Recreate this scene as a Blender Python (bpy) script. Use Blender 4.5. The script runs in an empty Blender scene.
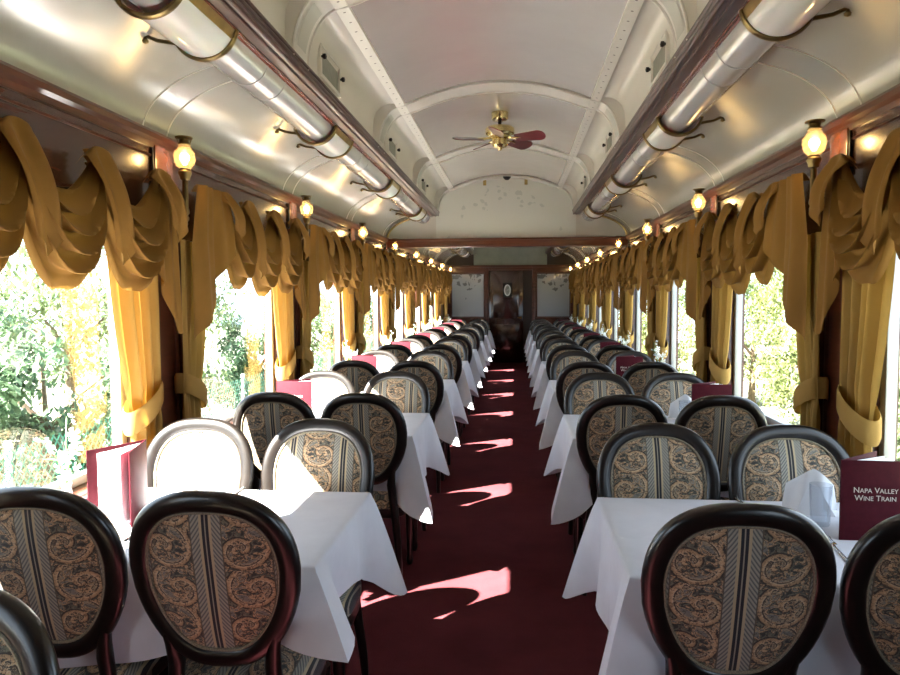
import bpy, bmesh, math, random
from mathutils import Vector, Matrix
PI = math.pi
sin, cos = math.sin, math.cos
random.seed(7)
C = bpy.context.scene.collection
S = bpy.context.scene

# ------------------------------------------------------------------ layout
HW = 1.40            # half width of the car inside
P = 1.755            # window / table pitch
YL = 2.91            # first pillar (lamp) position
WC0 = YL - P / 2     # first window centre
NW = 8               # windows per side in front of the camera
Y0, Y1 = -2.36, 15.75
SILL, HEAD = .79, 1.72
PW = .215            # half width of a pillar
ZW = 2.13            # top of the side wall
BULK = 8.20
ORD = ['nearest', 'second', 'third', 'fourth', 'fifth', 'sixth', 'seventh', 'farthest']
SIDES = {-1: 'left', 1: 'right'}

# ------------------------------------------------------------------ materials
def new_mat(name):
    m = bpy.data.materials.new(name); m.use_nodes = True
    nt = m.node_tree
    b = nt.nodes['Principled BSDF']
    return m, nt, b

def setp(b, col=None, rough=None, metal=None, **k):
    if col is not None: b.inputs['Base Color'].default_value = (*col, 1)
    if rough is not None: b.inputs['Roughness'].default_value = rough
    if metal is not None: b.inputs['Metallic'].default_value = metal
    for n, v in k.items():
        b.inputs[n.replace('_', ' ')].default_value = v

def N(nt, t, **k):
    n = nt.nodes.new(t)
    for a, v in k.items(): setattr(n, a, v)
    return n

def L(nt, a, b): nt.links.new(a, b)

def mth(nt, op, a, b=None, c=None):
    n = N(nt, 'ShaderNodeMath', operation=op)
    for i, v in enumerate((a, b, c)):
        if v is None: continue
        if isinstance(v, (int, float)): n.inputs[i].default_value = v
        else: L(nt, v, n.inputs[i])
    return n.outputs[0]

def ramp(nt, fac, stops, interp='LINEAR'):
    r = N(nt, 'ShaderNodeValToRGB'); r.color_ramp.interpolation = interp
    e = r.color_ramp.elements
    while len(e) < len(stops): e.new(.5)
    for i, (p, c) in enumerate(stops):
        e[i].position = p; e[i].color = (*c, 1)
    L(nt, fac, r.inputs[0])
    return r.outputs[0]

def mixc(nt, fac, a, b):
    m = N(nt, 'ShaderNodeMix', data_type='RGBA')
    for i, v in ((0, fac), (6, a), (7, b)):
        if isinstance(v, (int, float)): m.inputs[i].default_value = v
        elif isinstance(v, tuple): m.inputs[i].default_value = (*v, 1)
        else: L(nt, v, m.inputs[i])
    return m.outputs[2]

def noise(nt, vec, scale, detail=3, rough=.5, dist=0):
    n = N(nt, 'ShaderNodeTexNoise')
    n.inputs['Scale'].default_value = scale; n.inputs['Detail'].default_value = detail
    n.inputs['Roughness'].default_value = rough; n.inputs['Distortion'].default_value = dist
    if vec is not None: L(nt, vec, n.inputs['Vector'])
    return n.outputs['Fac']

def objvec(nt, scale=(1, 1, 1)):
    t = N(nt, 'ShaderNodeTexCoord'); mp = N(nt, 'ShaderNodeMapping')
    mp.inputs['Scale'].default_value = scale
    L(nt, t.outputs['Object'], mp.inputs[0])
    return mp.outputs[0]

def bump(nt, b, h, strength=.2, dist=.01):
    n = N(nt, 'ShaderNodeBump'); n.inputs['Strength'].default_value = strength
    n.inputs['Distance'].default_value = dist
    L(nt, h, n.inputs['Height']); L(nt, n.outputs[0], b.inputs['Normal'])

def plain(name, col, rough=.5, metal=0, var=.0, scale=8, **k):
    m, nt, b = new_mat(name); setp(b, col, rough, metal, **k)
    if var:
        f = noise(nt, objvec(nt), scale)
        c = ramp(nt, f, [(.3, tuple(max(0, x * (1 - var)) for x in col)), (.7, tuple(min(1, x * (1 + var)) for x in col))])
        L(nt, c, b.inputs['Base Color'])
    return m

def wood(name, c1, c2, rough=.25, coat=.6, sc=(3, 3, 40), bs=.02):
    m, nt, b = new_mat(name)
    f = noise(nt, objvec(nt, sc), 1.5, 6, .6, .8)
    L(nt, ramp(nt, f, [(.3, c1), (.7, c2)]), b.inputs['Base Color'])
    setp(b, None, rough, 0, Coat_Weight=coat, Coat_Roughness=.12)
    bump(nt, b, f, bs, .002)
    return m

M = {}
M['mahogany'] = wood('mahogany', (.050, .012, .006), (.115, .030, .014), .3, .3, (2, 2, 14))
M['mahogany_long'] = wood('mahogany_lengthwise', (.055, .014, .007), (.13, .035, .016), .3, .4, (14, 1.2, 14))
M['header'] = wood('mahogany_header', (.045, .014, .008), (.085, .028, .015), .24, .35, (14, 1.2, 14))
M['beamwood'] = wood('beam_wood', (.040, .015, .011), (.080, .030, .021), .3, .35, (14, 1.2, 14))
M['copper_trim'] = wood('red_brown_trim', (.15, .045, .025), (.25, .085, .05), .25, .9, (14, 1.2, 14))
M['crossbeam'] = wood('crossbeam_mahogany', (.075, .019, .008), (.17, .047, .02), .3, .7, (1.2, 14, 14))
M['chairwood'] = wood('ebonised_wood', (.005, .004, .0035), (.011, .0075, .006), .30, .2, (6, 6, 25), .03)

def make_ceiling_mat(name, col, rough, metal, wob=.013):
    m, nt, b = new_mat(name)
    v = objvec(nt)
    f = noise(nt, v, 2.2, 2)
    L(nt, ramp(nt, f, [(.3, tuple(x * .93 for x in col)), (.7, col)]), b.inputs['Base Color'])
    setp(b, None, rough, metal, Coat_Weight=.32, Coat_Roughness=.12)
    g = noise(nt, v, 3.2, 2)
    bump(nt, b, g, .35, wob)
    return m
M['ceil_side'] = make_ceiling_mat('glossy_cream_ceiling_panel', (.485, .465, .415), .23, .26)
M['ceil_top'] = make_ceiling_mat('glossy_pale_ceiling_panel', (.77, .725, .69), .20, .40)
M['ceil_matte'] = make_ceiling_mat('cream_painted_metal', (.74, .695, .62), .38, .0)
M['duct'] = make_ceiling_mat('satin_silver_duct', (.70, .70, .71), .24, .45, .004)
M['rib'] = plain('cream_rib_paint', (.74, .70, .645), .35, .1, .05, 5, Coat_Weight=.3)

def strip_mat():
    m, nt, b = new_mat('riveted_strip_paint')
    t = N(nt, 'ShaderNodeTexCoord'); s = N(nt, 'ShaderNodeSeparateXYZ'); L(nt, t.outputs['Object'], s.inputs[0])
    y = mth(nt, 'SUBTRACT', mth(nt, 'FRACT', mth(nt, 'MULTIPLY', s.outputs[1], 9.0)), .5)
    y = mth(nt, 'DIVIDE', y, 9.0)
    x = mth(nt, 'SUBTRACT', mth(nt, 'ABSOLUTE', s.outputs[0]), .612)
    r = mth(nt, 'SQRT', mth(nt, 'ADD', mth(nt, 'MULTIPLY', x, x), mth(nt, 'MULTIPLY', y, y)))
    f = mth(nt, 'LESS_THAN', r, .006)
    L(nt, mixc(nt, f, (.78, .75, .68), (.24, .21, .18)), b.inputs['Base Color'])
    setp(b, None, .35, .1)
    return m
M['strip'] = strip_mat()

def carpet():
    m, nt, b = new_mat('dark_red_carpet')
    v = objvec(nt)
    f = noise(nt, v, 3, 4, .6); g = noise(nt, v, 260, 2)
    s = mth(nt, 'ADD', mth(nt, 'MULTIPLY', f, .5), mth(nt, 'MULTIPLY', g, .5))
    L(nt, ramp(nt, s, [(.35, (.072, .016, .020)), (.65, (.125, .029, .035))]), b.inputs['Base Color'])
    setp(b, None, 1.0, 0, Specular_IOR_Level=.08)
    bump(nt, b, g, .5, .004)
    return m
M['carpet'] = carpet()

def cloth_mat(name, col, trans=.0, transcol=None, rough=.9, sc=500, fold=False):
    m, nt, b = new_mat(name)
    v = objvec(nt)
    g = noise(nt, v, sc, 2); f = noise(nt, v, 6, 4, .6)
    L(nt, ramp(nt, f, [(.3, tuple(x * .88 for x in col)), (.7, col)]), b.inputs['Base Color'])
    setp(b, None, rough, 0, Specular_IOR_Level=.2)
    h = mth(nt, 'ADD', mth(nt, 'MULTIPLY', g, .25), f)
    if fold:      # pressed creases of an ironed cloth
        t = N(nt, 'ShaderNodeTexCoord'); s = N(nt, 'ShaderNodeSeparateXYZ'); L(nt, t.outputs['Object'], s.inputs[0])
        for ax, off in ((1, .05), (0, -.06)):
            d = mth(nt, 'ABSOLUTE', mth(nt, 'SUBTRACT', s.outputs[ax], off))
            k = mth(nt, 'MULTIPLY', mth(nt, 'MAXIMUM', mth(nt, 'SUBTRACT', .012, d), 0), 60)
            h = mth(nt, 'ADD', h, k)
    bump(nt, b, h, .3 if fold else .25, .004)
    if trans:
        tr = N(nt, 'ShaderNodeBsdfTranslucent'); tr.inputs[0].default_value = (*(transcol or col), 1)
        mx = N(nt, 'ShaderNodeMixShader'); mx.inputs[0].default_value = trans
        L(nt, b.outputs[0], mx.inputs[1]); L(nt, tr.outputs[0], mx.inputs[2])
        L(nt, mx.outputs[0], nt.nodes['Material Output'].inputs[0])
    return m
M['swag'] = cloth_mat('gold_brown_swag_fabric', (.250, .122, .025), .06, (.38, .20, .035), .75)
M['drape'] = cloth_mat('gold_curtain_fabric', (.41, .247, .068), .12, (.50, .29, .05), .8)
M['linen'] = cloth_mat('white_linen', (.775, .78, .84), .10, (.78, .78, .84), .85, 400, True)
M['napkin'] = cloth_mat('white_napkin', (.82, .82, .84), .1, (.8, .8, .82), .85)

def tapestry(name, phase, tint=1.0):
    """striped brocade: a double dark line, rope bands and a band of scrolling leaves, repeating"""
    m, nt, b = new_mat(name)
    t = N(nt, 'ShaderNodeTexCoord'); s = N(nt, 'ShaderNodeSeparateXYZ'); L(nt, t.outputs['Object'], s.inputs[0])
    zz = mth(nt, 'ADD', s.outputs[2], mth(nt, 'MULTIPLY', s.outputs[1], -.75))
    x = s.outputs[0]
    per = .196
    q = mth(nt, 'SUBTRACT', mth(nt, 'FRACT', mth(nt, 'ADD', mth(nt, 'DIVIDE', x, per), .5 + phase)), .5)
    xs = mth(nt, 'MULTIPLY', q, per)                    # signed distance from nearest double line
    a = mth(nt, 'ABSOLUTE', xs)
    # floral band coordinate (0 at band centre)
    fl = mth(nt, 'SUBTRACT', mth(nt, 'MULTIPLY', mth(nt, 'FRACT', mth(nt, 'ADD', mth(nt, 'DIVIDE', x, per), phase)), per), per / 2)
    rep = .125
    zr = mth(nt, 'DIVIDE', zz, rep)
    row = mth(nt, 'FLOOR', zr)
    lz = mth(nt, 'MULTIPLY', mth(nt, 'SUBTRACT', mth(nt, 'FRACT', zr), .5), rep)
    alt = mth(nt, 'SUBTRACT', mth(nt, 'MULTIPLY', mth(nt, 'MODULO', mth(nt, 'ABSOLUTE', row), 2), 2), 1)
    comb = N(nt, 'ShaderNodeCombineXYZ')
    L(nt, mth(nt, 'MULTIPLY', fl, 1), comb.inputs[0])
    ang = mth(nt, 'MULTIPLY', zr, PI)                   # period two rows
    L(nt, mth(nt, 'MULTIPLY', mth(nt, 'COSINE', ang), .045), comb.inputs[1])
    L(nt, mth(nt, 'MULTIPLY', mth(nt, 'SINE', ang), .045), comb.inputs[2])
    nz = noise(nt, comb.outputs[0], 34, 3, .55, 1.6)
    n2 = noise(nt, comb.outputs[0], 75, 2, .5, .8)
    # spiral scroll
    cx = mth(nt, 'SUBTRACT', fl, mth(nt, 'MULTIPLY', alt, .014))
    r = mth(nt, 'SQRT', mth(nt, 'ADD', mth(nt, 'MULTIPLY', cx, cx), mth(nt, 'MULTIPLY', lz, lz)))
    th = mth(nt, 'ARCTAN2', lz, mth(nt, 'MULTIPLY', cx, alt))
    sp = mth(nt, 'SINE', mth(nt, 'ADD', mth(nt, 'ADD', th, mth(nt, 'MULTIPLY', r, 120)), mth(nt, 'MULTIPLY', nz, 9)))
    leaf = mth(nt, 'ADD', mth(nt, 'MULTIPLY', sp, .13), nz)          # 0.2 .. 0.9
    floral = ramp(nt, leaf, [(.27, (.035, .034, .03)), (.335, (.20, .19, .13)), (.37, (.045, .034, .026)), (.405, (.04, .03, .022)), (.425, (.37, .23, .125)),
                             (.52, (.55, .35, .19)), (.555, (.60, .46, .30)), (.575, (.07, .045, .03)), (.605, (.06, .04, .03)), (.62, (.44, .33, .20)), (.70, (.19, .18, .155))])
    # thin dark outlines
    ol = mth(nt, 'LESS_THAN', mth(nt, 'ABSOLUTE', mth(nt, 'SUBTRACT', n2, .5)), .028)
    floral = mixc(nt, mth(nt, 'MULTIPLY', ol, .75), floral, (.03, .024, .02))
    # rope band
    rp = mth(nt, 'FRACT', mth(nt, 'ADD', mth(nt, 'DIVIDE', zz, .0155), mth(nt, 'MULTIPLY', mth(nt, 'POWER', a, .8), 62)))
    rope = ramp(nt, rp, [(.0, (.07, .065, .055)), (.2, (.22, .22, .20)), (.55, (.38, .35, .27)), (.85, (.18, .175, .155)), (1., (.07, .065, .055))])
    def band(lo, hi): return mth(nt, 'MULTIPLY', mth(nt, 'GREATER_THAN', a, lo), mth(nt, 'LESS_THAN', a, hi))
    col = mixc(nt, mth(nt, 'LESS_THAN', a, .0405), floral, rope)
    col = mixc(nt, band(.0375, .0405), col, (.10, .08, .055))
    col = mixc(nt, band(.0088, .0155), col, (.46, .36, .22))
    col = mixc(nt, mth(nt, 'LESS_THAN', a, .0088), col, (.010, .010, .014))
    col = mixc(nt, mth(nt, 'LESS_THAN', a, .0016), col, (.30, .26, .20))
    if tint != 1:
        col = mixc(nt, .0, col, col)
    L(nt, col, b.inputs['Base Color'])
    setp(b, None, .8, 0, Sheen_Weight=.2)
    h = mth(nt, 'ADD', mth(nt, 'MULTIPLY', leaf, .8), mth(nt, 'MULTIPLY', noise(nt, t.outputs['Object'], 700, 1), .5))
    bump(nt, b, h, .35, .003)
    return m
M['tap'] = tapestry('striped_floral_tapestry', 0.0)
M['tap_off'] = tapestry('striped_floral_tapestry_offset', 0.5)

M['brass'] = plain('aged_brass', (.50, .36, .14), .28, 1, .15, 20)
M['brass_dark'] = plain('dark_brass', (.20, .14, .06), .35, 1, .2, 20)
M['bright_brass'] = plain('polished_brass', (.72, .58, .28), .2, 1)
M['black'] = plain('black_metal', (.012, .011, .010), .4, .4)
M['blade'] = wood('dark_red_fan_blade', (.085, .012, .012), (.15, .022, .020), .3, .6, (3, 20, 3))
M['lens'] = plain('frosted_lamp_lens', (.86, .80, .78), .35, 0, Transmission_Weight=.0, Coat_Weight=.4, Subsurface_Weight=.15)
M['menu'] = plain('maroon_menu_cover', (.058, .005, .010), .65, 0, .12, 60, Specular_IOR_Level=.12)
M['menu_text'] = plain('silver_lettering', (.62, .55, .48), .4, .2)
M['paper'] = plain('white_paper', (.85, .85, .86), .7)
M['silver'] = plain('polished_cutlery_silver', (.75, .75, .74), .16, 1)
M['petal'] = cloth_mat('white_petal', (.88, .88, .84), .25, (.9, .9, .85), .6)
M['stem'] = plain('green_stem', (.10, .22, .05), .5)
M['ceramic'] = plain('white_ceramic', (.82, .82, .82), .15, 0, Coat_Weight=.6)
M['alu'] = plain('brushed_window_frame', (.40, .41, .40), .4, .5, .08, 10)
M['vent_screen'] = plain('grey_green_vent_screen', (.21, .21, .165), .5, .1, .1, 30)
M['rib_inset'] = plain('grey_rib_inset', (.50, .485, .43), .45)
M['darkpanel'] = plain('dark_panel_and_gap_shade', (.018, .009, .006), .4)
M['bark'] = plain('brown_bark', (.10, .07, .045), .9, 0, .4, 20)
M['soil'] = plain('dry_grass_ground', (.20, .20, .15), .95, 0, .35, 3)
M['fence'] = plain('green_fence_wire', (.05, .28, .22), .5)
M['post'] = plain('pale_fence_post', (.55, .55, .52), .6)

def glass(name, col=(.97, .985, .98), refl=.06, rough=.02):
    m, nt, b = new_mat(name); nt.nodes.remove(b)
    tr = N(nt, 'ShaderNodeBsdfTransparent'); tr.inputs[0].default_value = (*col, 1)
    gl = N(nt, 'ShaderNodeBsdfGlossy'); gl.inputs['Roughness'].default_value = rough
    fr = N(nt, 'ShaderNodeLayerWeight'); fr.inputs[0].default_value = .25
    f = mth(nt, 'ADD', mth(nt, 'MULTIPLY', fr.outputs['Fresnel'], .12), refl * .06)
    mx = N(nt, 'ShaderNodeMixShader'); L(nt, f, mx.inputs[0])
    L(nt, tr.outputs[0], mx.inputs[1]); L(nt, gl.outputs[0], mx.inputs[2])
    L(nt, mx.outputs[0], nt.nodes['Material Output'].inputs[0])
    return m
M['glass'] = glass('window_glass')
M['tumbler'] = glass('clear_drinking_glass', (.92, .94, .96), 1.2, .03)

def globe_glass():
    m, nt, b = new_mat('amber_globe_glass'); nt.nodes.remove(b)
    tr = N(nt, 'ShaderNodeBsdfTransparent'); tr.inputs[0].default_value = (1, .95, .86, 1)
    tl = N(nt, 'ShaderNodeBsdfTranslucent'); tl.inputs[0].default_value = (1, .84, .55, 1)
    gl = N(nt, 'ShaderNodeBsdfGlossy'); gl.inputs['Roughness'].default_value = .05
    m1 = N(nt, 'ShaderNodeMixShader'); m1.inputs[0].default_value = .14
    L(nt, tr.outputs[0], m1.inputs[1]); L(nt, tl.outputs[0], m1.inputs[2])
    m2 = N(nt, 'ShaderNodeMixShader'); m2.inputs[0].default_value = .06
    L(nt, m1.outputs[0], m2.inputs[1]); L(nt, gl.outputs[0], m2.inputs[2])
    L(nt, m2.outputs[0], nt.nodes['Material Output'].inputs[0])
    return m
def emis(name, col, s):
    m, nt, b = new_mat(name); setp(b, (.9, .8, .6), .3, 0)
    b.inputs['Emission Color'].default_value = (*col, 1); b.inputs['Emission Strength'].default_value = s
    return m
M['globe'] = globe_glass()
M['bulb'] = emis('lit_bulb', (1, .66, .27), 55)

def etched(name, flipx):
    m, nt, b = new_mat(name)
    t = N(nt, 'ShaderNodeTexCoord'); s = N(nt, 'ShaderNodeSeparateXYZ'); L(nt, t.outputs['Object'], s.inputs[0])
    v = N(nt, 'ShaderNodeTexVoronoi'); v.inputs['Scale'].default_value = 9; L(nt, t.outputs['Object'], v.inputs['Vector'])
    n1 = noise(nt, t.outputs['Object'], 22, 3)
    top = mth(nt, 'SUBTRACT', mth(nt, 'MULTIPLY', s.outputs[2], 1.0), .02)      # upper part carries the vine
    ctr = mth(nt, 'MULTIPLY', mth(nt, 'ABSOLUTE', mth(nt, 'SUBTRACT', s.outputs[0], .05 * flipx)), -.75)
    mask = mth(nt, 'ADD', mth(nt, 'ADD', top, ctr), mth(nt, 'MULTIPLY', mth(nt, 'SUBTRACT', noise(nt, t.outputs['Object'], 4, 2), .5), .9))
    leaf = mth(nt, 'LESS_THAN', mth(nt, 'ADD', v.outputs['Distance'], mth(nt, 'MULTIPLY', mth(nt, 'SUBTRACT', n1, .5), .9)), .46)
    f = mth(nt, 'MULTIPLY', leaf, mth(nt, 'GREATER_THAN', mask, .05))
    L(nt, mixc(nt, mth(nt, 'MULTIPLY', f, .75), (.40, .45, .50), (.09, .10, .11)), b.inputs['Base Color'])
    setp(b, None, .22, 0, Coat_Weight=.6)
    return m
M['etchL'] = etched('etched_glass_vine', -1)
M['etchR'] = etched('etched_glass_grapes', 1)

def mural():
    m, nt, b = new_mat('pale_vine_mural')
    t = N(nt, 'ShaderNodeTexCoord'); s = N(nt, 'ShaderNodeSeparateXYZ'); L(nt, t.outputs['Object'], s.inputs[0])
    v = N(nt, 'ShaderNodeTexVoronoi'); v.inputs['Scale'].default_value = 14; L(nt, t.outputs['Object'], v.inputs['Vector'])
    n1 = noise(nt, t.outputs['Object'], 20, 3)
    leaf = mth(nt, 'LESS_THAN', mth(nt, 'ADD', v.outputs['Distance'], mth(nt, 'MULTIPLY', n1, .9)), .80)
    # an arched garland that follows the top of the panel
    g = mth(nt, 'ADD', mth(nt, 'MULTIPLY', mth(nt, 'POWER', mth(nt, 'ABSOLUTE', mth(nt, 'DIVIDE', s.outputs[0], .72)), 3), 1.0), mth(nt, 'DIVIDE', mth(nt, 'SUBTRACT', s.outputs[2], 2.13), .62))
    w = mth(nt, 'ABSOLUTE', mth(nt, 'SUBTRACT', g, .80))
    f = mth(nt, 'MULTIPLY', leaf, mth(nt, 'LESS_THAN', mth(nt, 'ADD', w, mth(nt, 'MULTIPLY', mth(nt, 'SUBTRACT', noise(nt, t.outputs['Object'], 3.5, 2), .5), 1.2)), .10))
    L(nt, mixc(nt, mth(nt, 'MULTIPLY', f, .5), (.80, .79, .73), (.52, .54, .50)), b.inputs['Base Color'])
    setp(b, None, .45, 0, Coat_Weight=.2)
    return m
M['mural'] = mural()

def leafmat(name, c1, c2, trans):
    m, nt, b = new_mat(name)
    t = N(nt, 'ShaderNodeTexCoord')
    f = noise(nt, t.outputs['Object'], 2.6, 3)
    col = ramp(nt, f, [(.3, c1), (.7, c2)])
    L(nt, col, b.inputs['Base Color']); setp(b, None, .5, 0)
    tr = N(nt, 'ShaderNodeBsdfTranslucent'); L(nt, col, tr.inputs[0])
    mx = N(nt, 'ShaderNodeMixShader'); mx.inputs[0].default_value = trans
    L(nt, b.outputs[0], mx.inputs[1]); L(nt, tr.outputs[0], mx.inputs[2])
    L(nt, mx.outputs[0], nt.nodes['Material Output'].inputs[0])
    return m
M['leaf_green'] = leafmat('deep_green_leaves', (.06, .12, .065), (.14, .21, .12), .4)
M['leaf_olive'] = leafmat('olive_leaves', (.08, .12, .055), (.17, .22, .10), .4)
M['leaf_yellow'] = leafmat('yellow_green_leaves', (.075, .10, .030), (.155, .175, .060), .4)

# ------------------------------------------------------------------ mesh building
class MB:
    def __init__(s): s.v = []; s.f = []; s.mi = []; s.cur = 0
    def add(s, vs, fs):
        o = len(s.v); s.v += [tuple(p) for p in vs]
        for f in fs: s.f.append(tuple(i + o for i in f)); s.mi.append(s.cur)
    def box(s, x0, x1, y0, y1, z0, z1, b=0):
        if b <= 0:
            vs = [(x, y, z) for x in (x0, x1) for y in (y0, y1) for z in (z0, z1)]
            s.add(vs, [(0, 1, 3, 2), (4, 6, 7, 5), (0, 4, 5, 1), (2, 3, 7, 6), (0, 2, 6, 4), (1, 5, 7, 3)]); return
        bm = bmesh.new(); r = bmesh.ops.create_cube(bm, size=1)
        for v in bm.verts:
            v.co = Vector(((x0 + x1) / 2 + v.co.x * (x1 - x0), (y0 + y1) / 2 + v.co.y * (y1 - y0), (z0 + z1) / 2 + v.co.z * (z1 - z0)))
        bmesh.ops.bevel(bm, geom=bm.edges[:], offset=b, segments=2, affect='EDGES', profile=.6)
        s.frombm(bm)
    def frombm(s, bm):
        bm.verts.index_update()
        s.add([v.co[:] for v in bm.verts], [[v.index for v in f.verts] for f in bm.faces]); bm.free()
    def grid(s, fn, nu, nv, cu=False, cv=False):
        vs = [fn(i / nu, j / nv) for i in range(nu + (not cu)) for j in range(nv + (not cv))]
        W = nv + (not cv); H = nu + (not cu)
        fs = []
        for i in range(nu):
            for j in range(nv):
                a = i * W + j; i2 = (i + 1) % H; j2 = (j + 1) % W
                fs.append((a, i2 * W + j, i2 * W + j2, i * W + j2))
        s.add(vs, fs)
    def rings(s, rings, cap=True, closed=False):
        n = len(rings[0]); vs = [p for r in rings for p in r]; fs = []
        m = len(rings)
        for i in range(m if closed else m - 1):
            k = (i + 1) % m
            for j in range(n):
                fs.append((i * n + j, i * n + (j + 1) % n, k * n + (j + 1) % n, k * n + j))
        if cap and not closed:
            fs.append(tuple(range(n))[::-1]); fs.append(tuple(range((m - 1) * n, m * n)))
        s.add(vs, fs)
    def tube(s, path, r, n=10, closed=False, flat=1.0):
        path = [Vector(p) for p in path]; m = len(path)
        R = r if isinstance(r, (list, tuple)) else [r] * m
        rings = []; prev = None
        for i, p in enumerate(path):
            if closed: t = path[(i + 1) % m] - path[i - 1]
            else: t = path[min(i + 1, m - 1)] - path[max(i - 1, 0)]
            t.normalize()
            if prev is None:
                a = Vector((0, 0, 1)) if abs(t.z) < .9 else Vector((1, 0, 0))
                u = t.cross(a).normalized()
            else:
                u = (prev - t * prev.dot(t)).normalized()
            prev = u; w = t.cross(u)
            rings.append([p + u * (R[i] * cos(2 * PI * k / n)) + w * (R[i] * flat * sin(2 * PI * k / n)) for k in range(n)])
        s.rings(rings, True, closed)
    def lathe(s, prof, c=(0, 0, 0), n=20, axis='Z'):
        rings = []
        for (r, h) in prof:
            r = max(r, .0004)
            ring = []
            for k in range(n):
                a = 2 * PI * k / n; x, y = r * cos(a), r * sin(a)
                ring.append((c[0] + x, c[1] + y, c[2] + h) if axis == 'Z' else ((c[0] + h, c[1] + x, c[2] + y) if axis == 'X' else (c[0] + x, c[1] + h, c[2] + y)))
            rings.append(ring)
        s.rings(rings, True)
    def prism(s, poly, y0, y1, axis='Y'):
        """polygon in XZ pulled along Y (or in YZ along X)"""
        n = len(poly)
        if axis == 'Y': vs = [(a, y0, b) for a, b in poly] + [(a, y1, b) for a, b in poly]
        elif axis == 'X': vs = [(y0, a, b) for a, b in poly] + [(y1, a, b) for a, b in poly]
        else: vs = [(a, b, y0) for a, b in poly] + [(a, b, y1) for a, b in poly]
        fs = [tuple(range(n)), tuple(range(2 * n - 1, n - 1, -1))]
        fs += [(i, i + n, (i + 1) % n + n, (i + 1) % n) for i in range(n)]
        s.add(vs, fs)
    def xf(s, mat, start=0):
        for i in range(start, len(s.v)): s.v[i] = tuple(mat @ Vector(s.v[i]))
    def mesh(s, name, mats, ang=40, recalc=True):
        me = bpy.data.meshes.new(name); me.from_pydata(s.v, [], s.f)
        for m in (mats if isinstance(mats, list) else [mats]): me.materials.append(m)
        me.polygons.foreach_set('material_index', s.mi)
        if recalc:
            bm = bmesh.new(); bm.from_mesh(me); bmesh.ops.recalc_face_normals(bm, faces=bm.faces[:]); bm.to_mesh(me); bm.free()
        me.polygons.foreach_set('use_smooth', [True] * len(me.polygons))
        me.set_sharp_from_angle(angle=math.radians(ang))
        me.update()
        return me
    def build(s, name, mats, parent=None, ang=40, recalc=True):
        o = bpy.data.objects.new(name, s.mesh(name, mats, ang, recalc)); C.objects.link(o)
        if parent is not None: o.parent = parent
        return o

def tag(o, label, cat, group=None, kind=None):
    o['label'] = label; o['category'] = cat
    if group: o['group'] = group
    if kind: o['kind'] = kind
    return o
def empty(name, loc=(0, 0, 0), rz=0):
    o = bpy.data.objects.new(name, None); C.objects.link(o); o.location = loc; o.rotation_euler = (0, 0, rz)
    o.empty_display_size = .1
    return o
def struct(o): o['kind'] = 'structure'; return o
def dup(root, loc=None, rz=None):
    r = root.copy(); C.objects.link(r)
    if loc is not None: r.location = loc
    if rz is not None: r.rotation_euler = (0, 0, rz)
    for ch in list(root.children):
        c = ch.copy(); C.objects.link(c); c.parent = r
        for g in list(ch.children):
            d = g.copy(); C.objects.link(d); d.parent = c
    return r
class Once:
    """first use hands out the prototype itself, later uses hand out copies"""
    def __init__(s, proto): s.p = proto; s.used = False
    def __call__(s, loc, rz=0):
        if not s.used:
            s.used = True; s.p.location = loc; s.p.rotation_euler = (0, 0, rz); return s.p
        return dup(s.p, loc, rz)

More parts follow.
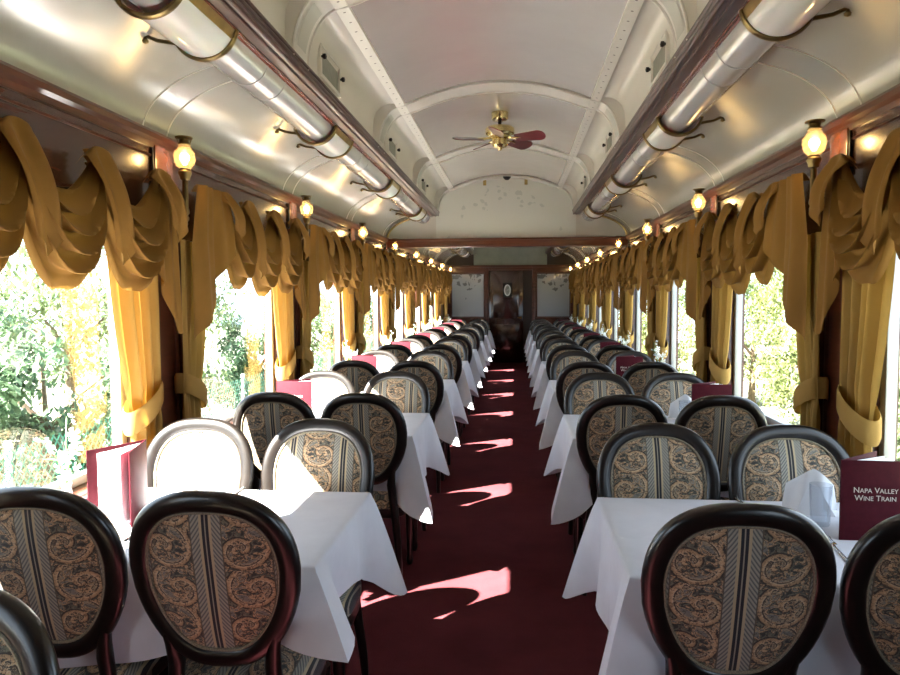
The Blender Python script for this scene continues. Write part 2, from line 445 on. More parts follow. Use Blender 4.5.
# ------------------------------------------------------------------ the car
WINDOWS = [WC0 + k * P for k in range(-1, NW)]
PILL = [YL + k * P for k in range(-3, NW)]
def car_shell():
    mb = MB(); mb.box(-1.5, 1.5, Y0 - .1, Y1 + .1, -.08, 0); struct(mb.build('floor', M['carpet']))
    for sd in (-1, 1):
        nm = SIDES[sd]
        a, b = (HW, HW + .10) if sd > 0 else (-HW - .10, -HW)
        mb = MB()
        mb.box(a, b, Y0, Y1, 0, SILL)
        mb.cur = 1; mb.box(min(a, sd * (HW - .028)), max(b, sd * (HW - .028)), Y0, Y1, HEAD, ZW + .02); mb.cur = 0
        edges = [Y0] + sum([[w - P / 2 + PW, w + P / 2 - PW] for w in WINDOWS], []) + [Y1]
        edges[-2] -= .65  # extra wall over the last window's far part, added to block sun on the end wall
        for i in range(0, len(edges), 2):
            if edges[i + 1] - edges[i] > .01: mb.box(a, b, edges[i], edges[i + 1], SILL, HEAD)
        struct(mb.build('wall_' + nm, [M['mahogany'], M['header']]))
        # pillar facings with mouldings, sill ledge, cornice
        t = MB()
        for y in PILL:
            if y < -1: continue
            for (d0, d1, out) in ((-.205, -.165, .022), (.165, .205, .022), (-.15, -.135, .012), (.135, .15, .012)):
                x0 = HW - out
                t.box(*(sorted((sd * x0, sd * (HW + .001)))), y + d0, y + d1, SILL + .03, HEAD, .004)
        struct(t.build('trim_pillar_' + nm, M['mahogany']))
        t = MB()
        for y in PILL:
            if y < -1: continue
            t.box(*(sorted((sd * (HW - .042), sd * (HW + .001)))), y - .075, y + .075, HEAD - .02, ZW - .04, .004)
        struct(t.build('trim_pilaster_' + nm, M['copper_trim']))  # redder wood here paints in the warm glow of the lamps
        t = MB(); t.box(*sorted((sd * (HW - .045), sd * (HW + .001))), Y0, Y1, SILL - .03, SILL + .0, .006)
        struct(t.build('trim_sill_' + nm, M['mahogany_long']))
        t = MB()
        prof = [(HW + .0, ZW - .055), (HW - .036, ZW - .052), (HW - .040, ZW - .03), (HW - .052, ZW - .018), (HW - .056, ZW + .0), (HW - .050, ZW + .012), (HW + .0, ZW + .014)]
        t.prism([(sd * x, z) for x, z in prof], Y0, Y1)
        t.prism([(sd * x, z) for x, z in [(HW, ZW - .093), (HW - .032, ZW - .091), (HW - .036, ZW - .086), (HW - .032, ZW - .081), (HW, ZW - .079)]], Y0, Y1)
        struct(t.build('trim_cornice_' + nm, M['mahogany_long'], None, 30))
        t = MB(); t.box(*sorted((sd * (HW - .02), sd * (HW + .001))), Y0, Y1, 0, .12, .005)
        struct(t.build('baseboard_' + nm, M['mahogany_long']))
    # ---- ceiling
    def barrel(x): return 2.82 - .135 * (abs(x) / .6) ** 2
    mb = MB()
    mb.grid(lambda u, v: ((u - .5) * 1.22, Y0 + (Y1 - Y0) * v, barrel((u - .5) * 1.22)), 28, 60)
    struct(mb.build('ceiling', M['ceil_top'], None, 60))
    for sd in (-1, 1):
        nm = SIDES[sd]
        mb = MB()
        mb.grid(lambda u, v: (sd * (.87 + .53 * cos(u * PI / 2)), Y0 + (Y1 - Y0) * v, ZW + .29 * sin(u * PI / 2)), 18, 60)
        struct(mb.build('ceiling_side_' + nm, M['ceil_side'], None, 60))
        # clerestory pocket: hood and upright wall
        mb = MB()
        pts = [(.60, 2.685), (.655, 2.695), (.70, 2.692), (.74, 2.675), (.772, 2.645), (.79, 2.60), (.795, 2.55), (.795, 2.44)]
        mb.grid(lambda u, v: (sd * pts[round(u * 7)][0], Y0 + (Y1 - Y0) * v, pts[round(u * 7)][1]), 7, 60)
        struct(mb.build('ceiling_clerestory_' + nm, M['ceil_matte'], None, 60))
        # long riveted strip
        mb = MB()
        q = [(.585, barrel(.585)), (.640, 2.690)]
        mb.prism([(sd * .582, barrel(.582) + .002), (sd * .585, barrel(.585) - .010), (sd * .640, 2.668), (sd * .645, 2.700)], Y0, BULK)
        struct(mb.build('trim_strip_' + nm, M['strip'], None, 30))
        # clerestory beam with mouldings
        mb = MB()
        mb.prism([(sd * x, z) for x, z in [(.764, 2.412), (.768, 2.400), (.80, 2.392), (.865, 2.384), (.872, 2.43), (.80, 2.45), (.766, 2.432)]], Y0, Y1)
        mb.cur = 0
        for (cx, cz, r) in ((.769, 2.418, .010), (.772, 2.398, .009), (.80, 2.391, .006), (.764, 2.434, .009)):
            mb.tube([(sd * cx, Y0, cz), (sd * cx, Y1, cz)], r, 10)
        mb.cur = 1
        for (cx, cz, r) in ((.868, 2.392, .014), (.846, 2.383, .007)):
            mb.tube([(sd * cx, Y0, cz), (sd * cx, Y1, cz)], r, 10)
        struct(mb.build('trim_beam_' + nm, [M['beamwood'], M['copper_trim']], None, 35))
        # round duct below the beam
        mb = MB()
        DC, DZ, DR = .955, 2.400, .092
        mb.tube([(sd * DC, Y0, DZ), (sd * DC, Y1, DZ)], DR, 40)
        for y in PILL:
            for d in (-.11, .11):
                mb.tube([(sd * DC, y + d - .004, DZ), (sd * DC, y + d + .004, DZ)], DR + .003, 40)
        struct(mb.build('trim_duct_' + nm, M['duct'], None, 50))
        # seams over the side ceiling
        mb = MB()
        for y in PILL:
            for d in (-.10, .10):
                mb.tube([(sd * (.87 + .53 * cos(t * PI / 40)), y + d, ZW + .29 * sin(t * PI / 40) - .001) for t in range(0, 19)], .0035, 6)
        struct(mb.build('trim_seam_' + nm, M['rib'], None, 50))
    # ribs: arches from beam to beam
    for i, y in enumerate([YL + k * P for k in range(-2, 3)] + [BULK - .07]):
        mb = MB()
        inner = []
        for t in range(0, 13):
            a = PI / 2 * t / 12
            inner.append((.766 - .166 * (1 - cos(a)), 2.425 + .257 * sin(a)))
        inner = [(x, z) for x, z in inner]
        xs = inner[-1][0]
        top = [(xs - xs * 2 * k / 20, barrel(xs - xs * 2 * k / 20) - .012) for k in range(1, 20)]
        inn = inner + top + [(-x, z) for x, z in inner[::-1]]
        out = [(.80, 2.425), (.80, 2.55), (.79, 2.62), (.765, 2.665), (.72, 2.70), (.66, 2.702)]
        n = len(inn)
        def outer(k):
            x, z = inn[k]
            if abs(x) <= xs: return (x, barrel(x) + .004)
            f = min(1, (z - 2.425) / .257)
            sx = 1 if x > 0 else -1
            p = f * 5; j = min(4, int(p)); q = p - j
            return (sx * (out[j][0] * (1 - q) + out[j + 1][0] * q), out[j][1] * (1 - q) + out[j + 1][1] * q)
        w = .10
        outp = [outer(k) for k in range(n)]
        ringsets = []
        for k in range(n):
            (xi, zi), (xo, zo) = inn[k], outp[k]
            ringsets.append([(xi, y - w, zi), (xi, y + w, zi), (xo, y + w, zo), (xo, y - w, zo)])
        mb.rings(ringsets)
        for d in (-w, w):
            mb.tube([(x * .998, y + d, z - .002) for x, z in inn], .007, 6)
        mb.cur = 1
        for sg in (-1, 1):
            mb.grid(lambda u, v: (sg * (.763 - .166 * (1 - cos(PI / 2 * (.14 + .5 * u)))), y - .058 + .116 * v, 2.421 + .257 * sin(PI / 2 * (.14 + .5 * u))), 8, 1)
        struct(mb.build('trim_rib_%d' % (i + 1), [M['rib'], M['rib_inset']], None, 35))
    # ---- bulkhead with its crossbeam
    def arch():
        pts = []
        for k in range(0, 41):
            x = .80 - 1.6 * k / 40
            ax = abs(x)
            z = barrel(x) - .004 if ax <= .6 else (2.68 if ax < .66 else 2.68 - .0) - (max(0, ax - .66) / .14) ** 2 * .12
            pts.append((x, z))
        return pts
    mb = MB()
    mb.prism([(-.80, 2.12), (.80, 2.12)] + arch(), BULK + .02, BULK + .06)
    struct(mb.build('wall_bulkhead', M['mural']))
    mb = MB()
    for sd in (-1, 1):
        pts = [(sd * (.80 + .60 * (1 - k / 14)), 0) for k in range(0)]
        el = [(sd * (.87 + .53 * cos(t * PI / 28)), ZW + .29 * sin(t * PI / 28)) for t in range(0, 15)]
        mb.prism([(sd * .80, 2.10), (sd * 1.40, 2.10)] + el + [(sd * .80, 2.42)], BULK + .02, BULK + .06)
    struct(mb.build('wall_bulkhead_sides', M['ceil_matte']))
    mb = MB()
    for sd in (-1, 1):
        mb.tube([(sd * (.87 + .50 * cos(t * PI / 40)), BULK + .012, ZW + .26 * sin(t * PI / 40)) for t in range(0, 20)], .012, 8)
    struct(mb.build('trim_bulkhead_edge', M['brass']))
    mb = MB(); mb.box(-HW, HW, BULK - .03, BULK + .10, 2.03, 2.128, .008)
    mb.box(-HW, HW, BULK - .045, BULK - .02, 2.105, 2.13, .006)
    mb.box(-HW, HW, BULK - .04, BULK - .02, 2.03, 2.045, .005)
    struct(mb.build('trim_crossbeam', M['crossbeam']))
    # ---- walls that close the car
    mb = MB(); mb.box(-1.5, 1.5, Y0 - .1, Y0, 0, 2.9); struct(mb.build('wall_rear', M['mahogany']))
    mb = MB()
    F = Y1 - .10
    dx0, dx1, dz = -.47, .48, 2.045
    gl = ((-1.30, -.56), (.57, 1.31)); gz0, gz1 = 1.00, 1.975
    mb.box(-1.4, -1.30, F, Y1, 0, 2.13); mb.box(1.31, 1.4, F, Y1, 0, 2.13)
    for a, b in gl:
        mb.box(a, b, F, Y1, 0, gz0); mb.box(a, b, F, Y1, gz1, 2.13)
    mb.box(-.56, dx0, F, Y1, 0, 2.13); mb.box(dx1, .57, F, Y1, 0, 2.13); mb.box(dx0, dx1, F, Y1, dz, 2.13)
    mb.box(-1.5, 1.5, Y1, Y1 + .1, 0, 2.9)
    mb.box(-1.4, 1.4, F - .02, F + .01, 2.10, 2.15, .005)
    for a, b in ((dx0 - .06, dx0), (dx1, dx1 + .06)):
        mb.box(a, b, F - .018, F + .01, 0, 2.10, .005)
    for a, b in gl:
        mb.box(a, b, F - .015, F + .01, gz1, gz1 + .03, .004); mb.box(a, b, F - .015, F + .01, gz0 - .035, gz0, .004)
    struct(mb.build('wall_far', M['mahogany']))
    mb = MB(); mb.box(-.80, .80, F + .02, F + .06, 2.15, 2.60)
    for x in (-.22, .22): mb.box(x - .012, x + .012, F + .01, F + .07, 2.15, 2.60)
    struct(mb.build('window_far', plain('grey_green_end_glass', (.22, .25, .20), .2, 0, .12, 4, Coat_Weight=.5)))
    mb = MB()
    for sd in (-1, 1): mb.box(*sorted((sd * .80, sd * 1.4)), F + .02, F + .06, 2.13, 2.45)
    struct(mb.build('wall_far_ends', M['darkpanel']))
    # door, slightly open at its right edge
    d = empty('door_1', (dx0 + .01, F + .05, 0)); d['kind'] = 'structure'
    mb = MB(); mb.box(0, .74, -.02, .02, .01, dz - .02, .004)
    for z0, z1 in ((.15, .85), (.98, 1.95)):
        mb.box(.09, .65, -.026, -.018, z0, z1, .004)
    mb.build('door_panel', wood('polished_door_mahogany', (.022, .007, .004), (.05, .015, .008), .16, 1), d)
    mb = MB(); mb.box(.74, .93, .025, .045, .01, dz - .02); mb.build('door_gap_shade', M['darkpanel'], d)  # dark slab paints the shade inside the open gap
    mb = MB(); mb.tube([(.69, -.02, 1.0), (.69, -.06, 1.0), (.62, -.065, 1.0)], .009, 8); mb.lathe([(.025, 0), (.025, .008), (.012, .012)], (.69, -.034, 1.0), 14, 'Y')
    mb.build('door_handle', M['brass'], d)
car_shell()

def etched_panels():
    F = Y1 - .10
    for sd, a, b in ((-1, -1.30, -.56), (1, .57, 1.31)):
        o = empty('etched_glass_panel', ((a + b) / 2, F + .03, 1.4875))
        w = (b - a) / 2 - .002; h = .4855
        mb = MB(); mb.box(-w, w, 0, .012, -h, h); mb.build('pane', M['etchL'] if sd < 0 else M['etchR'], o)
        mb = MB()
        for x0, x1, z0, z1 in ((-w, w, h - .02, h), (-w, w, -h, -h + .02), (-w, -w + .02, -h, h), (w - .02, w, -h, h)):
            mb.box(x0, x1, -.015, .002, z0, z1, .003)
        mb.build('frame', M['mahogany'], o)
        tag(o, 'etched frosted glass panel with vine leaves in the end wall, %s of the door' % SIDES[sd], 'glass panel', 'etched panels in the end wall')
    o = empty('oval_plaque', (-.06, F + .025, 1.60))
    mb = MB(); mb.box(-.095, .095, -.012, -.002, -.165, .165, .003); mb.build('backing', M['black'], o)
    mb = MB()
    mb.tube([(.062 * cos(t * PI / 16), -.018, .115 * sin(t * PI / 16)) for t in range(32)], .013, 8, True)
    mb.build('oval_frame', M['ceramic'], o)
    mb = MB(); mb.prism([(.056 * cos(t * PI / 16), .108 * sin(t * PI / 16)) for t in range(32)], -.018, -.012)
    mb.build('picture', plain('grey_oval_picture', (.30, .30, .28), .5, 0, .5, 25), o)
    tag(o, 'dark plaque with a pale oval frame hung on the end door', 'plaque')
etched_panels()

# ------------------------------------------------------------------ windows
def windows():
    n = 0
    for sd in (-1, 1):
        for w in WINDOWS:
            n += 1
            o = empty('window_%d' % n, (sd * (HW + .055), w - (.325 if w == WINDOWS[-1] else 0), (SILL + HEAD) / 2)); o['kind'] = 'structure'
            cut = .65 if w == WINDOWS[-1] else 0  # last window shortened to match the added sun-blocking wall
            hw = P / 2 - PW - .001 - cut / 2; hh = (HEAD - SILL) / 2 - .001
            mb = MB()
            for y0, y1, z0, z1 in ((-hw, hw, hh - .03, hh), (-hw, hw, -hh, -hh + .035), (-hw, -hw + .04, -hh, hh), (hw - .04, hw, -hh, hh)):
                mb.box(-.02, .02, y0, y1, z0, z1, .004)
            mb.build('window_frame', M['alu'], o)
            mb = MB(); mb.box(-.003, .003, -hw + .03, hw - .03, -hh + .03, hh - .03)
            mb.build('pane', M['glass'], o)
windows()

# ------------------------------------------------------------------ chairs
TAU = math.radians(12.0)
def bp(u, w, d=0):
    """point on the reclined back plane: u across, w up it, d towards the sitter"""
    cur = .018 * (u / .22) ** 2
    return (u, -.200 - w * sin(TAU) + (d + cur) * cos(TAU), .50 + w * cos(TAU) + (d) * sin(TAU))
def oval(t, inset=0):
    a = .219 - inset
    c, s = cos(t), sin(t)
    if s >= 0:
        e = 2 / 2.6
        return (a * math.copysign(abs(c) ** e, c), .275 + (.232 - inset) * abs(s) ** e)
    e = 2 / 3.0
    dn = abs(s) ** e
    return (a * (1 - .29 * dn ** 1.3) * math.copysign(abs(c) ** e, c), .275 - (.257 - inset) * dn)
def make_chair(front_mat):
    root = empty('dining_chair')
    # frame
    n = 56; mb = MB(); rings = []
    for k in range(n):
        t = 2 * PI * (k + .5) / n
        p = Vector(oval(t, .026)); q = Vector(oval(t + .02, .026)) - Vector(oval(t - .02, .026))
        nrm = Vector((q.y, -q.x)).normalized()
        ring = []
        for j in range(12):
            a = 2 * PI * j / 12
            ca, sa = cos(a), sin(a)
            x = .027 * math.copysign(abs(ca) ** .8, ca); d = .019 * math.copysign(abs(sa) ** .8, sa)
            pp = p + nrm * x
            ring.append(bp(pp.x, pp.y, d))
        rings.append(ring)
    mb.rings(rings, False, True)
    fr = mb.build('back_frame', M['chairwood'], root, 60)
    # upholstery, front and rear
    for nm, mat, sgn, bulge, base in (('back_cushion', front_mat, 1, .026, .004), ('back_panel', M['tap'], -1, .010, .006)):
        mb = MB(); rr = []
        m = 40
        for i in range(9):
            f = 1 - i / 9
            ring = []
            for k in range(m):
                u, w = oval(2 * PI * (k + .5) / m, .049)
                u *= f; w = .27 + (w - .27) * f
                ring.append(bp(u, w, sgn * (base + bulge * (1 - f ** 3.2))))
            rr.append(ring)
        mb.rings(rr, False)
        o = len(mb.v) - m
        mb.f.append(tuple(range(o, o + m))); mb.mi.append(0)
        c = mb.build(nm, mat, root, 80)
        mb = MB()
        mb.tube([bp(*oval(2 * PI * (k + .5) / 44, .0505), sgn * .009) for k in range(44)], .0045, 6, True)
        mb.build('piping', M['gimp'], c)
    # seat
    mb = MB(); rr = []
    def seat_pt(t, ins):
        c, s = cos(t), sin(t)
        e = 2 / 4.2
        y = -.035 + (.178 - ins) * math.copysign(abs(s) ** e, s)
        wd = .203 - ins - .014 * max(0, -(y + .035) / .178)
        return wd * math.copysign(abs(c) ** e, c), y
    prof = [(.004, .395), (.0, .405), (.0, .430), (.006, .448), (.022, .460), (.06, .470), (.11, .475), (.165, .477)]
    m = 44
    for ins, z in prof:
        rr.append([(*seat_pt(2 * PI * (k + .5) / m, ins), z) for k in range(m)])
    mb.rings(rr)
    mb.build('seat', M['tap'], root, 60)
    mb = MB()
    mb.rings([[(*seat_pt(2 * PI * (k + .5) / m, ins), z) for k in range(m)] for ins, z in ((.012, .345), (.006, .35), (.003, .372), (.006, .394), (.03, .396))])
    mb.build('seat_rail', M['chairwood'], root, 35)
    # legs
    for sx in (-1, 1):
        mb = MB()
        u0 = sx
        pts = [bp(u0 * .148, .14, -.002), bp(u0 * .134, .08, -.002), bp(u0 * .128, .02, -.002), (sx * .134, -.195, .45), (sx * .146, -.200, .37), (sx * .160, -.210, .24), (sx * .172, -.228, .12), (sx * .175, -.250, .0)]
        mb.tube(pts, [.014, .019, .022, .021, .021, .018, .016, .014], 10)
        mb.build('rear_leg', M['chairwood'], root, 60)
        mb = MB()
        x, y = sx * .170, .105
        mb.lathe([(.026, .36), (.026, .33), (.019, .322), (.024, .31), (.0225, .29), (.017, .12), (.014, .05), (.018, .035), (.018, .02), (.012, .0)], (x, y, 0), 12)
        mb.build('front_leg', M['chairwood'], root, 40)
    return root
M['gimp'] = plain('beaded_gimp', (.22, .18, .12), .6, 0, .4, 300)
chair_std = Once(make_chair(M['tap'])); chair_alt = Once(make_chair(M['tap_off']))

TY0 = 1.775; TD = .715     # table front edge and depth
TX0, TX1 = .402, 1.335
AX, WX = .630, 1.085       # aisle-side and window-side chair positions
rng = random.Random(3)
def chairs():
    for sd in (-1, 1):
        for k in range(8):
            yc = TY0 + TD / 2 + k * P
            for face in (1, -1):                        # 1: facing forward, back to the camera
                for ax in (0, 1):
                    x = sd * (WX if ax else AX)
                    yy = yc - face * .205 + rng.uniform(-.012, .012)
                    rz = (0 if face > 0 else PI) + rng.uniform(-.02, .02)
                    alt = (sd < 0 and face < 0 and not ax) or (k > 0 and rng.random() < .2)
                    c = (chair_alt if alt else chair_std)((x, yy, 0), rz)
                    tag(c, 'oval-back tapestry chair %s camera, %s seat at the %s %s-hand table' % (
                        'with its back to the' if face > 0 else 'facing the', 'window' if ax else 'aisle', ORD[k], SIDES[sd]), 'chair', 'tapestry dining chairs around the tables')
    c = chair_std((-.80, .755, 0), PI + .03)
    tag(c, 'oval-back tapestry chair at the lower left corner, nearest of all the chairs', 'chair', 'tapestry dining chairs around the tables')
chairs()

# ------------------------------------------------------------------ tables and cloths
def make_table():
    o = empty('dining_table')
    w = (TX1 - TX0) / 2 - .006; d = TD / 2 - .006
    mb = MB(); mb.box(-w, w, -d, d, .722, .752, .006); mb.build('tabletop', M['mahogany_long'], o)
    mb = MB(); mb.box(-.03, .03, -.03, .03, .03, .722, .004); mb.box(-.13, .13, -.028, .028, .69, .722, .004); mb.box(-.20, .20, -.030, .030, .0, .03, .006)
    mb.build('pedestal', M['chairwood'], o)
    return o
def make_cloth(seed, drop, lift=0):
    r = random.Random(seed)
    hx = (TX1 - TX0) / 2; hy = TD / 2; rad = .018
    ph = [r.uniform(0, 6) for _ in range(6)]
    # loop around the table edge: (x, y, nx, ny, signed distance to nearest corner)
    loop = []
    def seg(x0, y0, x1, y1, n):
        L_ = math.hypot(x1 - x0, y1 - y0); tx, ty = (x1 - x0) / L_, (y1 - y0) / L_
        for i in range(n):
            f = i / n; f = .5 - .5 * cos(PI * f)
            d = min(f, 1 - f) * L_
            loop.append((x0 + (x1 - x0) * f, y0 + (y1 - y0) * f, ty, -tx, d, L_))
    # counter-clockwise from (-hx,-hy): outward normal = (ty,-tx)
    seg(-hx, -hy, hx, -hy, 44); seg(hx, -hy, hx, hy, 36); seg(hx, hy, -hx, hy, 44); seg(-hx, hy, -hx, -hy, 36)
    rings = []
    lev = [(-.03, 0, 0), (-.006, .0, 0.0), (.0, -.004, 0), (.003, -.012, 0)] + [(None, t / 12, 1) for t in range(1, 13)]
    for a, b_, mode in lev:
        ring = []
        for i, (x, y, nx, ny, d, L_) in enumerate(loop):
            ear = math.exp(-(d / .075) ** 2)
            # direction at the corners turns to the diagonal
            cxn, cyn = math.copysign(.7071, x), math.copysign(.7071, y)
            e2 = math.exp(-(d / .05) ** 2)
            wall = x < -hx + .10                        # window end hangs against the wall
            dx, dy = nx * (1 - e2) + cxn * e2, ny * (1 - e2) + cyn * e2
            if mode == 0:
                off = a; z = .7575 + b_
                ring.append((x + dx * off * (1 if a > -.01 else 1), y + dy * off, z)); continue
            t = b_
            s = i / len(loop) * 2 * PI
            ripple = .013 * sin(9 * s + ph[0]) + .008 * sin(17 * s + ph[1])
            notch = math.exp(-((d - .15) / .06) ** 2)
            amp = .40 if wall else 1
            dive = 1 if abs(ny) > .5 else .75
            off = .004 + amp * ((.018 + ripple * (1 - e2)) * t ** .8 * dive + ear * .138 * t ** .9 - notch * .020 * t)
            q_ = max(0, min(1, (x + .1) / .4)); q_ = q_ * q_ * (3 - 2 * q_) * max(0, min(1, (.28 - y) / .3))
            z = .7455 - (drop * (1 - lift * q_) * (1 + .03 * sin(5 * s + ph[2])) + (0.13 * (1 - min(1, 2.6 * lift * q_)) if not wall else .03) * ear + .012 * notch) * t
            if wall: off = min(off, .042)
            ring.append((x + dx * off, y + dy * off, z))
        rings.append(ring)
    mb = MB(); mb.rings(rings, False)
    m = len(loop)
    # top sheet
    top = [(x * f, y * f, .7575 + .0) for f in (.9, .6, .3) for (x, y, *_r) in loop]
    base = len(mb.v); mb.v += top
    ins = rings[0]
    for k in range(m):
        k2 = (k + 1) % m
        mb.f.append((k, k2, base + k2, base + k)); mb.mi.append(0)
        for q in range(2): mb.f.append((base + q * m + k, base + q * m + k2, base + (q + 1) * m + k2, base + (q + 1) * m + k)); mb.mi.append(0)
    mb.f.append(tuple(base + 2 * m + k for k in range(m))); mb.mi.append(0)
    return mb
def tables():
    tb = Once(make_table())
    cl_meshes = [make_cloth(s, .265).mesh('tablecloth', M['linen'], 70) for s in (1, 2, 3)] + [make_cloth(5, .265, .36).mesh('tablecloth', M['linen'], 70)]
    for sd in (-1, 1):
        for k in range(8):
            yc = TY0 + TD / 2 + k * P
            o = tb((sd * (TX0 + TX1) / 2, yc, 0), PI if sd > 0 else 0)
            tag(o, 'wooden four-seat dining table under a cloth, %s on the %s' % (ORD[k] + ('' if k in (0, 7) else ' from the camera'), SIDES[sd]), 'table', 'dining tables along the windows')
            c = bpy.data.objects.new('tablecloth', cl_meshes[3 if (sd, k) == (-1, 0) else (k + (sd > 0)) % 3]); C.objects.link(c)
            c.location = (sd * (TX0 + TX1) / 2, yc, 0); c.rotation_euler = (0, 0, 0 if sd < 0 else PI)
            tag(c, 'white linen tablecloth hanging over the %s table on the %s side of the aisle' % (ORD[k], SIDES[sd]), 'tablecloth', 'white tablecloths')
tables()

# ------------------------------------------------------------------ things on the tables
LETTERS = None
def text_mesh(body, size, ext=.0006):
    cu = bpy.data.curves.new('lettering', 'FONT'); cu.body = body; cu.size = size; cu.extrude = ext; cu.align_x = 'CENTER'
    cu.small_caps_scale = .8
    for i, ch in enumerate(body):
        cu.body_format[i].use_small_caps = True
    o = bpy.data.objects.new('lettering', cu); C.objects.link(o)
    dg = bpy.context.evaluated_depsgraph_get()
    me = bpy.data.meshes.new_from_object(o.evaluated_get(dg))
    bpy.data.objects.remove(o); bpy.data.curves.remove(cu)
    return me
def make_menu():
    """standing folder: spine at the origin edge, front cover along +X facing -Y"""
    o = empty('menu')
    w, h = .205, .232
    mb = MB(); mb.box(0, w, -.002, .002, 0, h, .0008); mb.build('front_cover', M['menu'], o)
    mb = MB(); mb.box(0, w, -.002, .002, 0, h, .0008); mb.xf(Matrix.Rotation(math.radians(42), 4, 'Z')); mb.build('back_cover', M['menu'], o)
    mb = MB()
    for a in (10, 24, 33):
        s = len(mb.v); mb.box(.006, w - .012, -.0006, .0006, .006, h - .008); mb.xf(Matrix.Rotation(math.radians(a), 4, 'Z'), s)
    mb.build('pages', M['paper'], o)
    me = text_mesh('Napa Valley\nWine Train', .0225)
    me.materials.clear(); me.materials.append(M['menu_text'])
    me.transform(Matrix.Translation((w * .455, -.0022, h * .60)) @ Matrix.Rotation(PI / 2, 4, 'X'))
    t = bpy.data.objects.new('lettering', me); C.objects.link(t); t.parent = o
    return o
def make_glass():
    o = empty('water_glass')
    mb = MB(); mb.lathe([(.026, 0), (.028, .004), (.033, .125), (.0315, .125), (.0265, .012), (.001, .010)], (0, 0, 0), 28)
    mb.build('tumbler_body', M['tumbler'], o, 50)
    return o
def make_napkin():
    mb = MB()
    # upright folded napkin: a pointed fan with a base roll
    def f(u, v):
        a = (u - .5) * 2
        h = .145 * (1 - .42 * abs(a) ** 1.3)
        return (a * .085 * (1 - .15 * v), .045 * a * a - .03 + .012 * sin(u * 5 * PI) * (1 - v), .001 + v * h)
    mb.grid(f, 24, 8)
    mb.grid(lambda u, v: ((u - .5) * .12 * (1 - .9 * v), -.034 - .022 * (1 - v) + .012 * v, .001 + .105 * v), 8, 6)
    mb.grid(lambda u, v: ((u - .5) * .17, -.055 + .075 * v, .0015 + .004 * sin(PI * v)), 8, 4)
    return mb
def make_vase():
    o = empty('flower_vase')
    mb = MB(); mb.lathe([(.022, 0), (.030, .01), (.032, .04), (.020, .09), (.013, .12), (.016, .135), (.013, .135), (.010, .10)], (0, 0, 0), 20); mb.build('vase', M['ceramic'], o, 50)
    r = random.Random(5)
    st = MB(); fl = MB()
    for a, ln in ((.3, .30), (2.2, .24), (4.0, .20)):
        pts = [(.004 * cos(a) + .05 * cos(a) * t * t, .004 * sin(a) + .07 * sin(a) * t * t, .10 + ln * (t - .25 * t * t)) for t in [i / 8 for i in range(9)]]
        st.tube(pts, .0018, 6)
        for i in range(3, 9):
            c = Vector(pts[i]) + Vector((r.uniform(-.02, .02), r.uniform(-.02, .02), r.uniform(-.01, .01)))
            big = .020 if i < 7 else .010
            q = Matrix.Rotation(r.uniform(0, 6), 4, 'Z') @ Matrix.Rotation(r.uniform(.6, 1.5), 4, 'X')
            for k in range(5):
                b = 2 * PI * k / 5
                s = len(fl.v)
                fl.grid(lambda u, v: (big * (.15 + .95 * v) * cos(b + (u - .5) * 1.1 * (1 - .45 * v)), big * (.15 + .95 * v) * sin(b + (u - .5) * 1.1 * (1 - .45 * v)), .006 * v * v), 3, 3)
                fl.xf(Matrix.Translation(c) @ q, s)
        for i in (2, 4):
            s = len(st.v)
            st.grid(lambda u, v: ((u - .5) * .018 * sin(PI * min(1, v + .1)), v * .06, .02 * v - .02 * v * v), 2, 5)
            st.xf(Matrix.Translation(pts[i]) @ Matrix.Rotation(a + i, 4, 'Z'), s)
    st.build('stem', M['stem'], o); fl.build('blossom', M['petal'], o)
    return o
def make_fork():
    mb = MB()
    mb.tube([(0, -.10, .0035), (0, -.05, .003), (0, .0, .004), (0, .03, .006)], [.006, .0045, .003, .0035], 8, False, .4)
    mb.box(-.011, .011, .028, .05, .004, .007, .001)
    for x in (-.0095, -.0032, .0032, .0095): mb.tube([(x, .048, .0055), (x, .075, .0045), (x, .092, .007)], .0013, 5)
    return mb
def make_knife():
    mb = MB(); mb.tube([(0, -.11, .003), (0, -.06, .0035), (0, .0, .003)], [.006, .006, .005], 8, False, .5)
    mb.prism([(-.006, 0), (.006, 0), (.008, .06), (.006, .11), (0, .12), (-.006, .11)], .002, .0035, 'Z')
    return mb
